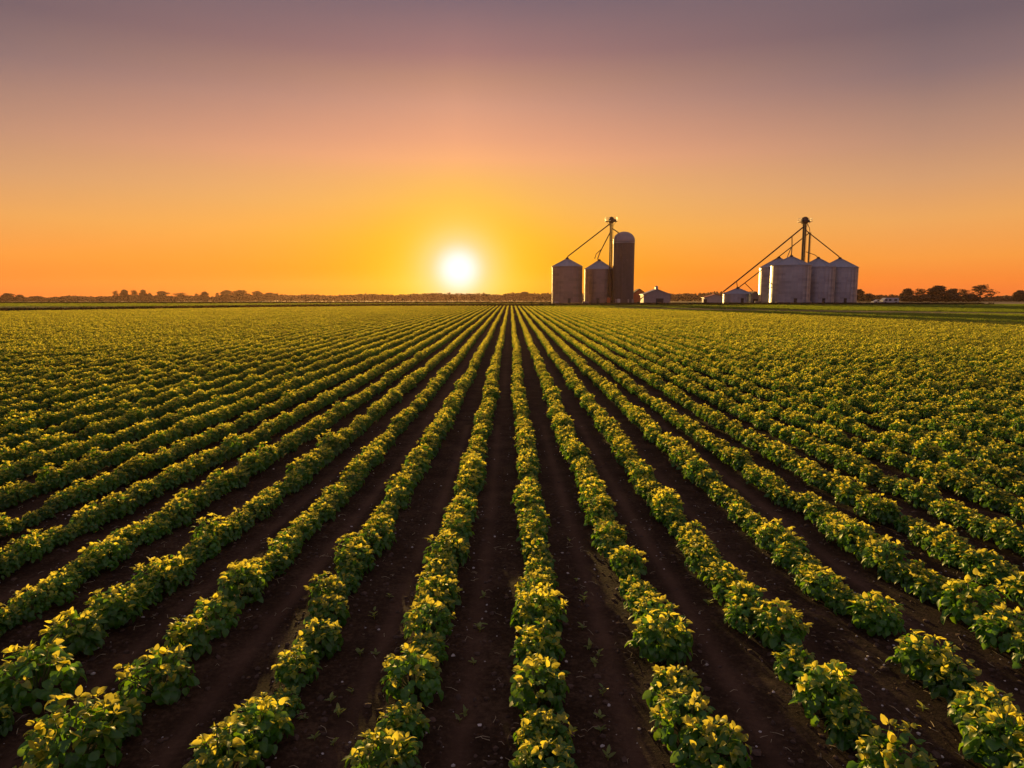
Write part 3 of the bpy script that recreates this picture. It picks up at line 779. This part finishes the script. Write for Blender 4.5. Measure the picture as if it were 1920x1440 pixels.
def elevator(px, d, py_top, py_plat, spouts, label, wide=0.8, head=True, py_low=568):
    t0 = at(px, py_plat, d); bz = tz(d); root = empty('bucket_elevator', (t0.x, d, bz)); tag(root, label, 'elevator')
    loc = lambda p: (p[0]-t0.x, p[1]-d, p[2]-bz)
    zp = t0.z-bz; zt = at(px, py_top, d).z-bz
    mb = MB(); cw = wide*0.42
    for s in (-1,1): mb.box((s*(wide-cw)/2,0,zp/2),(cw,0.42,zp))
    for i in range(int(zp/2.4)): mb.box((0,-0.23,1.2+i*2.4),(wide+.1,.05,.10))
    mb.build('leg_casing', M['rust'], root)
    mb = MB(); mb.box((0,0,.55),(wide+.7,.9,1.1)); mb.build('boot', M['rust'], root)
    if head:
        hh = zt-zp; mb = MB()
        n = 10; hw = wide*0.95
        prof = [(-hw*.8,zp-.6),(-hw,zp+.2)]+[(-hw*math.cos(u*math.pi/n), zp+hh*.45+hh*.55*math.sin(u*math.pi/n)) for u in range(n+1)]+[(hw,zp+.2),(hw*.8,zp-.6)]
        vs_ = [(x,-.45,z) for x,z in prof]+[(x,.45,z) for x,z in prof]; q = len(prof)
        mb.add(vs_, [tuple(range(q)), tuple(range(2*q-1,q-1,-1))]+[(i,i+q,(i+1)%q+q,(i+1)%q) for i in range(q)])
        mb.build('head', M['rust'], root)
        mb = MB(); mb.box((0,-.95,zp-.05),(3.7,1.0,.10)); mb.box((-1.35,0,zp-.05),(1.0,2.2,.10)); mb.box((1.35,0,zp-.05),(1.0,2.2,.10))
        for sx in (-1.6,1.6): mb.tube([(sx,-.5,zp-.1),(sx*.25,-.2,zp-1.6)],.05,5)
        pf = mb.build('platform', M['rust'], root)
        mb = MB(); q = [(-1.83,-1.43),(1.83,-1.43),(1.83,1.08),(-1.83,1.08)]
        for z in (.55,1.1):
            for i in range(4): mb.tube([(*q[i],zp+z),(*q[(i+1)%4],zp+z)],.03,5)
        for x,y in q+[(-.6,-1.43),(.6,-1.43),(-1.83,-.2),(1.83,-.2)]: mb.tube([(x,y,zp),(x,y,zp+1.1)],.03,5)
        mb.build('railing', M['galv'], pf)
        mb = MB(); mb.box((1.25,.1,zp+.4),(.7,.5,.6)); mb.tube([(.8,.1,zp+.6),(1.0,.1,zp+.6)],.2,10); mb.build('motor', M['rust'], root)
    mb = MB()
    for s in (-.2,.2): mb.tube([(wide/2+.25,s,.5),(wide/2+.25,s,zp)],.025,5)
    for i in range(int(zp/.5)): mb.tube([(wide/2+.25,-.2,.8+i*.5),(wide/2+.25,.2,.8+i*.5)],.018,4)
    mb.build('ladder', M['rust'], root)
    for s in spouts:
        r = s[0]; mb = MB(); mb.tube([loc(at(*p)) for p in s[1:]], r, 10); mb.build('spout', M['rust'], root)
    return root
elevator(1146,227,406.5,415,[(.19,(1144.5,419,227),(1065,480.5,225.3),(1063.5,484,225)),(.17,(1145,434,227),(1125,473,230),(1121,484,231.5),(1121.5,489,231.8)),(.12,(1128,467,229),(1118,476,230.5),(1115,485,231)),(.16,(1148,428.5,227),(1158,435,228),(1161,438,228))],
         'thin dark bucket elevator with small platform between bin and dark silo', 0.85)
elevator(1509,231,406.5,416,[(.22,(1507,425,231),(1440,480,227),(1384,525,226),(1356,547,226)),(.17,(1510,430,231),(1513,433.5,233),(1573,481,241),(1574,485,241)),(.11,(1511,472,231),(1528,478,232.5),(1532,481,233),(1533,485,233)),(.12,(1381,527,226.5),(1382,534,228),(1383,541,229))],
         'tall dark bucket elevator with railed platform rising behind the clustered bins', 1.05)
elevator(1518.5,236,430,436,[(.17,(1517,437,236),(1486,461.5,236),(1459,482.5,237.5),(1388,537,236),(1384,541,231)),(.13,(1484,463,235.6),(1477,480,231),(1475.5,486,226)),(.15,(1485,443,228),(1485,462,226),(1484,476,222.5),(1483,481,222)),(.12,(1397,531,236),(1412,546,236.5)),(.10,(1514,420,234.5),(1518,428,236),(1518.5,436,236))],
         'slender dark pipe mast just right of the tall elevator', 0.42, head=False)

# sheds and yard things
def gable_shed(xl, xr, py_eave, py_peak, d, depth, wallm, roofm, label, door=None, cupola=False, rz=0.0, name='farm_shed'):
    a = at(xl, py_eave, d); b_ = at(xr, py_eave, d); bz = tz(d); wd = b_.x-a.x; he = a.z-bz; hp = at((xl+xr)/2, py_peak, d).z-bz
    root = empty(name, ((a.x+b_.x)/2, d, bz), rz); tag(root, label, 'shed')
    h = wd/2; mb = MB()
    pr = [(-h,0),(h,0),(h,he),(0,hp),(-h,he)]
    vs_ = [(x,0,z) for x,z in pr]+[(x,depth,z) for x,z in pr]
    mb.add(vs_, [(0,1,2,3,4),(9,8,7,6,5),(0,5,6,1),(1,6,7,2),(4,9,5,0)]); wl_ = mb.build('wall', wallm, root)
    mb = MB(); e = .35; th = .12
    for s in (-1,1):
        sl_ = (hp-he)/h
        q = [(0,hp+.02),(s*(h+e),he-e*sl_+.02),(s*(h+e),he-e*sl_+th+.02),(0,hp+th+.02)]
        vs_ = [(x,-e,z) for x,z in q]+[(x,depth+e,z) for x,z in q]
        mb.add(vs_, [(0,1,2,3),(7,6,5,4),(0,4,5,1),(1,5,6,2),(2,6,7,3)])
    rf = mb.build('roof', roofm, root)
    if cupola:
        mb = MB(); mb.box((0,1.2,hp+.45),(.9,.9,.75)); mb.lathe([(.75,.82),(0.02,1.25)],4,(0,1.2,hp)); mb.build('cupola', roofm, rf)
    if door:
        x0, x1, zt_ = door; mb = MB(); mb.box(((x0+x1)/2,-.04,zt_/2),(x1-x0,.06,zt_)); dr = mb.build('door', M['dark'], root)
        mb = MB()
        for xx in (x0-.06,x1+.06): mb.box((xx,-.06,zt_/2),(.12,.1,zt_))
        mb.box(((x0+x1)/2,-.06,zt_+.06),(x1-x0+.24,.1,.12)); mb.build('frame', wallm, dr)
    return root
gable_shed(1207,1257,552,542.5,236,6,M['cream'],M['sheet'],'low pale gabled shed with dark doorway, right of the dark silo',(-.3,2.2,1.9),True)
gable_shed(1186,1212,551,542,252,5,M['orange'],M['rust'],'small rust-coloured shed partly hidden behind the dark silo base')
gable_shed(1405,1428,554,547,243,6,M['cream'],M['rust'],'small low lean shed between squat bin and bin cluster',(-.8,1.3,1.7))
gable_shed(1321,1362,558,552,300,4,M['cream'],M['orange'],'tiny distant pale farmhouse left of the squat round bin',(-5,-3.6,1.6))

def auger(px, d, label):
    p = at(px, 566, d); root = empty('grain_auger', (p.x, d, tz(d)), 0); tag(root, label, 'auger')
    mb = MB(); mb.tube([(-1.6,0,.35),(2.4,0,3.1)],.13,10); mb.build('tube', M['orange'], root)
    mb = MB(); mb.lathe([(.15,.2),(.6,.75),(.62,.78)],12,(-1.7,0,0)); mb.build('hopper', M['orange'], root)
    mb = MB(); mb.tube([(-.1,-.7,.4),(1.0,-.1,2.1)],.04,6); mb.tube([(-.1,.7,.4),(1.0,.1,2.1)],.04,6); mb.tube([(-.1,-.8,.4),(-.1,.8,.4)],.05,6); mb.build('undercarriage', M['rust'], root)
    for s in (-.85,.85):
        mb = MB(); mb.tube([(-.1,s-.1,.4),(-.1,s+.1,.4)],.4,16); mb.build('wheel', M['rubber'], root)
auger(1198,231,'orange wheeled grain auger leaning between dark silo and gabled shed')
def tank(px, d, r, h, mat, label):
    p = at(px, 566, d); root = empty('fuel_tank', (p.x, d, tz(d))); tag(root, label, 'tank')
    mb = MB(); prof = [(0,-h/2)]+[(r*.8,-h/2+.05),(r,-h/2+.2),(r,h/2-.2),(r*.8,h/2-.05),(0,h/2)]
    mb.lathe([(a,b_+h/2+.5) for a,b_ in prof],20); mb.build('body', mat, root, False)
    mb = MB()
    for a in (.8,2.4,3.9,5.5): mb.box((r*.7*math.cos(a),r*.7*math.sin(a),.28),(.1,.1,.56),a)
    mb.build('stand', M['rust'], root)
tank(1141,224,.55,1.7,M['orange'],'small rusty upright tank at the foot of the thin elevator')
tank(1160,222,.5,1.3,M['white'],'small pale upright tank in front of the dark silo base')

def van(px, d, L, H, label, name, rz, boxy=True):
    p = at(px, 566, d); root = empty(name, (p.x, d, tz(d)), rz); tag(root, label, 'van' if boxy else 'car')
    W = 2.1 if boxy else 1.7; mb = MB()
    if boxy: pr = [(-L/2,.45),(L/2,.45),(L/2,H-.25),(L/2-.25,H),(-L/2+1.1,H),(-L/2+.75,H-.35),(-L/2+.35,1.35),(-L/2,1.1)]
    else: pr = [(-L/2,.4),(L/2,.4),(L/2,.95),(L/2-.5,1.0),(L/2-1.1,H),(-L/2+1.7,H),(-L/2+1.05,.98),(-L/2+.1,.82)]
    q = len(pr); vs_ = [(x,-W/2,z) for x,z in pr]+[(x,W/2,z) for x,z in pr]
    mb.add(vs_, [tuple(range(q)), tuple(range(2*q-1,q-1,-1))]+[(i,i+q,(i+1)%q+q,(i+1)%q) for i in range(q)]); mb.build('body', M['white'], root)
    wz = H-.75 if boxy else H-.28
    for x, w_ in (((-L/2+1.15,.9),(-L/2+2.6,1.0),(L/2-1.2,1.1)) if boxy else ((-.2,.9),(.75,.7))):
        mb = MB(); mb.box((x,-W/2-.012,wz),(w_,.03,.62 if boxy else .34)); mb.build('window', M['glass'], root)
    for x in (-L/2+.95, L/2-1.0):
        for s in (-1,1):
            mb = MB(); mb.tube([(x,s*(W/2-.22),.36),(x,s*(W/2+.02),.36)],.36,18); mb.build('wheel', M['rubber'], root)
van(1667,246,5.9,2.1,'long white van with dark windows parked right of the bins','parked_van',0.1)
van(1645,249,4.0,1.45,'small white car parked just left of the long white van','parked_car',0.15,False)

# ------------------------------------------------------------------ trees
def tree_mesh(seed, H, spread, bole, n_clump, per, leaf, gap=0.35, tall=0.5):
    gg = np.random.default_rng(seed); tr_ = MB(); cr = MB()
    tr_.tube([(0,0,-.4),(gg.normal(0,.1),gg.normal(0,.1),H*bole*.6),(gg.normal(0,.3),gg.normal(0,.3),H*bole*1.3),(gg.normal(0,.5),gg.normal(0,.5),H*.82)],[H*.032,H*.025,H*.017,H*.005],7)
    for i in range(n_clump):
        a = i*2.4+gg.uniform(-.6,.6); u = (i+.5)/n_clump
        zc = H*(bole+.06+(0.84-bole)*u); rr = spread*math.sqrt(max(.02,1-((u-.36)/.70)**2))*gg.uniform(.25,.95)*(1-.5*u)
        c = np.array([rr*math.cos(a), rr*math.sin(a), zc])
        b0 = np.array([0,0,max(H*bole*.8, zc-rr*.8)])
        tr_.tube([b0, (b0+c)/2+np.array([0,0,-.1*rr]), c],[H*.011,H*.007,H*.003],5)
        cr_r = spread*gg.uniform(.26,.46)
        for j in range(per):
            v = gg.normal(0,1,3); v /= np.linalg.norm(v); p = c+v*cr_r*np.array([1,1,.72])*gg.random()**.45
            n = v+gg.normal(0,.6,3); n /= np.linalg.norm(n); t_ = np.cross(n, gg.normal(0,1,3)); t_ /= np.linalg.norm(t_); s_ = np.cross(n,t_); L = leaf*gg.uniform(.6,1.3)
            cr.add([p-t_*L*.5, p+s_*L*.32, p+t_*L*.5+n*L*.12, p-s_*L*.32], [(0,1,2,3)])
    return mesh_of(tr_, 'trunk', [M['bark']]), mesh_of(cr, 'crown', [M['tree_leaf']])
kinds = {'round': [tree_mesh(700+i, 12, 4.6, .05, 30, 120, .75) for i in range(4)],
         'open': [tree_mesh(720+i, 13, 4.8, .22, 18, 85, .6) for i in range(3)],
         'tall': [tree_mesh(740+i, 14, 3.0, .25, 14, 70, .6) for i in range(2)],
         'bush': [tree_mesh(760+i, 7, 4.2, .03, 22, 100, .85) for i in range(2)]}
hh = {'round':12,'open':13,'tall':14,'bush':7}; ww = {'round':4.6,'open':4.8,'tall':3.0,'bush':4.2}
GL, GR = 'trees on the left horizon', 'trees on the right horizon'
# kind, centre x, top y, width px, distance, label
trees = [
 ('round',14,549,24,760,'bushy tree at the far left end of the horizon',GL),
 ('bush',36,553,18,770,'low bush just right of the leftmost horizon tree',GL),
 ('bush',68,555,30,790,'low spreading bush on left horizon, second bush from the left edge',GL),
 ('open',216,544,13,740,'thin leaning open tree, leftmost of the tall clump on left horizon',GL),
 ('round',233,542,16,745,'round crowned tree second in the tall clump on left horizon',GL),
 ('open',251,543,16,742,'gappy crowned tree in the middle of the left horizon clump',GL),
 ('round',268,542,14,748,'rounded tree right of the gappy tree in left horizon clump',GL),
 ('bush',281,550,10,750,'small tree closing the right end of the left horizon clump',GL),
 ('round',304,545,24,760,'broad rounded tree standing apart right of the left clump',GL),
 ('open',338,548,30,770,'wide low open tree between two rounded horizon trees',GL),
 ('tall',368,549,12,765,'small pointed tree left of a taller horizon tree',GL),
 ('round',383,546,16,765,'taller round tree immediately left of the long wooded hump',GL),
 ('open',407,548,10,765,'spindly tree at the left foot of the long wooded hump',GL),
 ('round',425,543,28,780,'left dome of the long wooded hump on the horizon',GL),
 ('round',450,543,34,785,'middle dome of the long wooded hump on the horizon',GL),
 ('round',482,545,24,785,'right dome of the long wooded hump on the horizon',GL),
 ('round',506,548,22,790,'last rounded tree at the right end of wooded hump',GL),
 ('tall',518,549,5,790,'single thin sapling right of the wooded hump',GL),
 ('tall',842,547,12,820,'small treetop poking up directly below the setting sun',GL),
 ('round',812,549,18,820,'low treetop just left of the setting sun',GL),
 ('round',983,546,22,800,'rounded treetop left of the leftmost grain bin',GL),
 ('round',1612,541,20,520,'dark tree half hidden behind the rightmost bin of the cluster',GR),
 ('bush',1628,550,20,540,'low shrub right of the tree behind the rightmost bin',GR),
 ('round',1702,540,24,510,'leftmost tree of the dark grove right of the white van',GR),
 ('open',1727,540,30,505,'second tree from left in the dark right-hand grove',GR),
 ('round',1760,534,40,500,'broadest dome-shaped tree in the middle of the right grove',GR),
 ('round',1787,540,24,505,'tree right of the broad dome in the right grove',GR),
 ('open',1807,541,26,507,'low gappy tree filling the right grove beside lone airy tree',GR),
 ('open',1840,532,40,498,'lone airy tree with see-through crown right of the grove',GR),
 ('bush',1822,552,30,505,'dark undergrowth bush below the airy tree',GR),
 ('bush',1745,552,44,500,'wide dark bush at the foot of the right grove',GR),
 ('bush',1708,554,34,503,'small dark bush at the left foot of the right grove',GR),
 ('bush',1782,553,36,502,'dark bush under the middle trees of the right grove',GR),
 ('round',1913,543,24,510,'tree cut off by the right edge of the picture',GR),
]
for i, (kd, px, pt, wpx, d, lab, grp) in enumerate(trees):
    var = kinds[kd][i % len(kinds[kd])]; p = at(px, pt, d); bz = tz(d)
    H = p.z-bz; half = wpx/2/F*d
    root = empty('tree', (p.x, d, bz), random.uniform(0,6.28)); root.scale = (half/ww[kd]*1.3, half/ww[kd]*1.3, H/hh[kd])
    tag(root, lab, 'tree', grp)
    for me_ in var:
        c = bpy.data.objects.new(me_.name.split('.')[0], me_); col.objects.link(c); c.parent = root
# the far wood behind everything reads as one mass
gg = np.random.default_rng(90); mb = MB()
tops = [(-200,556),(0,557),(60,558),(130,556),(200,555),(300,554),(400,556),(520,551),(560,553),(640,553),(700,552),(800,551),(860,550),(930,551),(1000,549),(1100,551),(1260,552),(1300,549),(1350,548),(1420,550),(1600,551),(1640,553),(1700,556),(1800,557),(1870,556),(1920,554),(2150,554)]
vs_l = []; fs_l = []
for px in np.arange(-260,2200,5.0):
    for layer in range(2):
        d = 850+layer*35+gg.uniform(-12,12); top = np.interp(px,[t_[0] for t_ in tops],[t_[1] for t_ in tops])+gg.normal(0,.7)+1.0*math.sin(px*.07+2*math.sin(px*.013))
        p = at(px+gg.uniform(-2,2), top, d); bz = tz(d); Ht = max(3.0, p.z-bz); rr = gg.uniform(3.2,5.0)
        c = np.array([p.x, d, bz+Ht*.5])
        n = 110
        v = gg.normal(0,1,(n,3)); v /= np.linalg.norm(v,axis=1)[:,None]
        q = c+v*np.array([rr,rr,Ht*.5])*gg.random((n,1))**.35
        for k in range(n):
            t_ = gg.normal(0,1,3); t_ /= np.linalg.norm(t_); s_ = np.cross(t_, gg.normal(0,1,3)); s_ /= np.linalg.norm(s_); L = gg.uniform(1.3,2.4)
            b0 = len(vs_l); vs_l += [q[k]-t_*L*.5, q[k]+s_*L*.4, q[k]+t_*L*.5, q[k]-s_*L*.4]; fs_l.append((b0,b0+1,b0+2,b0+3))
mb.add(vs_l, fs_l)
tag(mb.build('distant_wood', M['tree_leaf']), 'long low band of far woodland along the whole horizon', 'woodland', None, 'stuff')

# ------------------------------------------------------------------ air
mb = MB(); mb.box((0, 700, 10), (2800, 1700, 42))
hz = mb.build('haze', [plain('tmp', (1,1,1))]); tag(hz, 'warm evening haze over the plain', 'haze', None, 'stuff')
m, nt, out = new_mat('haze_air'); pv = N(nt, 'ShaderNodeVolumePrincipled'); nt.links.new(pv.outputs[0], out.inputs['Volume'])
pv.inputs['Color'].default_value = (1.0,0.58,0.40,1); pv.inputs['Density'].default_value = 0.00006; pv.inputs['Anisotropy'].default_value = 0.6
hz.data.materials.clear(); hz.data.materials.append(m)

# ------------------------------------------------------------------ render settings
scene.view_settings.view_transform = 'Standard'; scene.view_settings.look = 'None'
scene.view_settings.exposure = 0.5; scene.view_settings.gamma = 1.0
scene.render.engine = 'CYCLES'
c = scene.cycles; c.use_denoising = True; c.max_bounces = 8; c.transparent_max_bounces = 8; c.volume_bounces = 0; c.transmission_bounces = 6; c.diffuse_bounces = 4
c.sample_clamp_indirect = 8.0
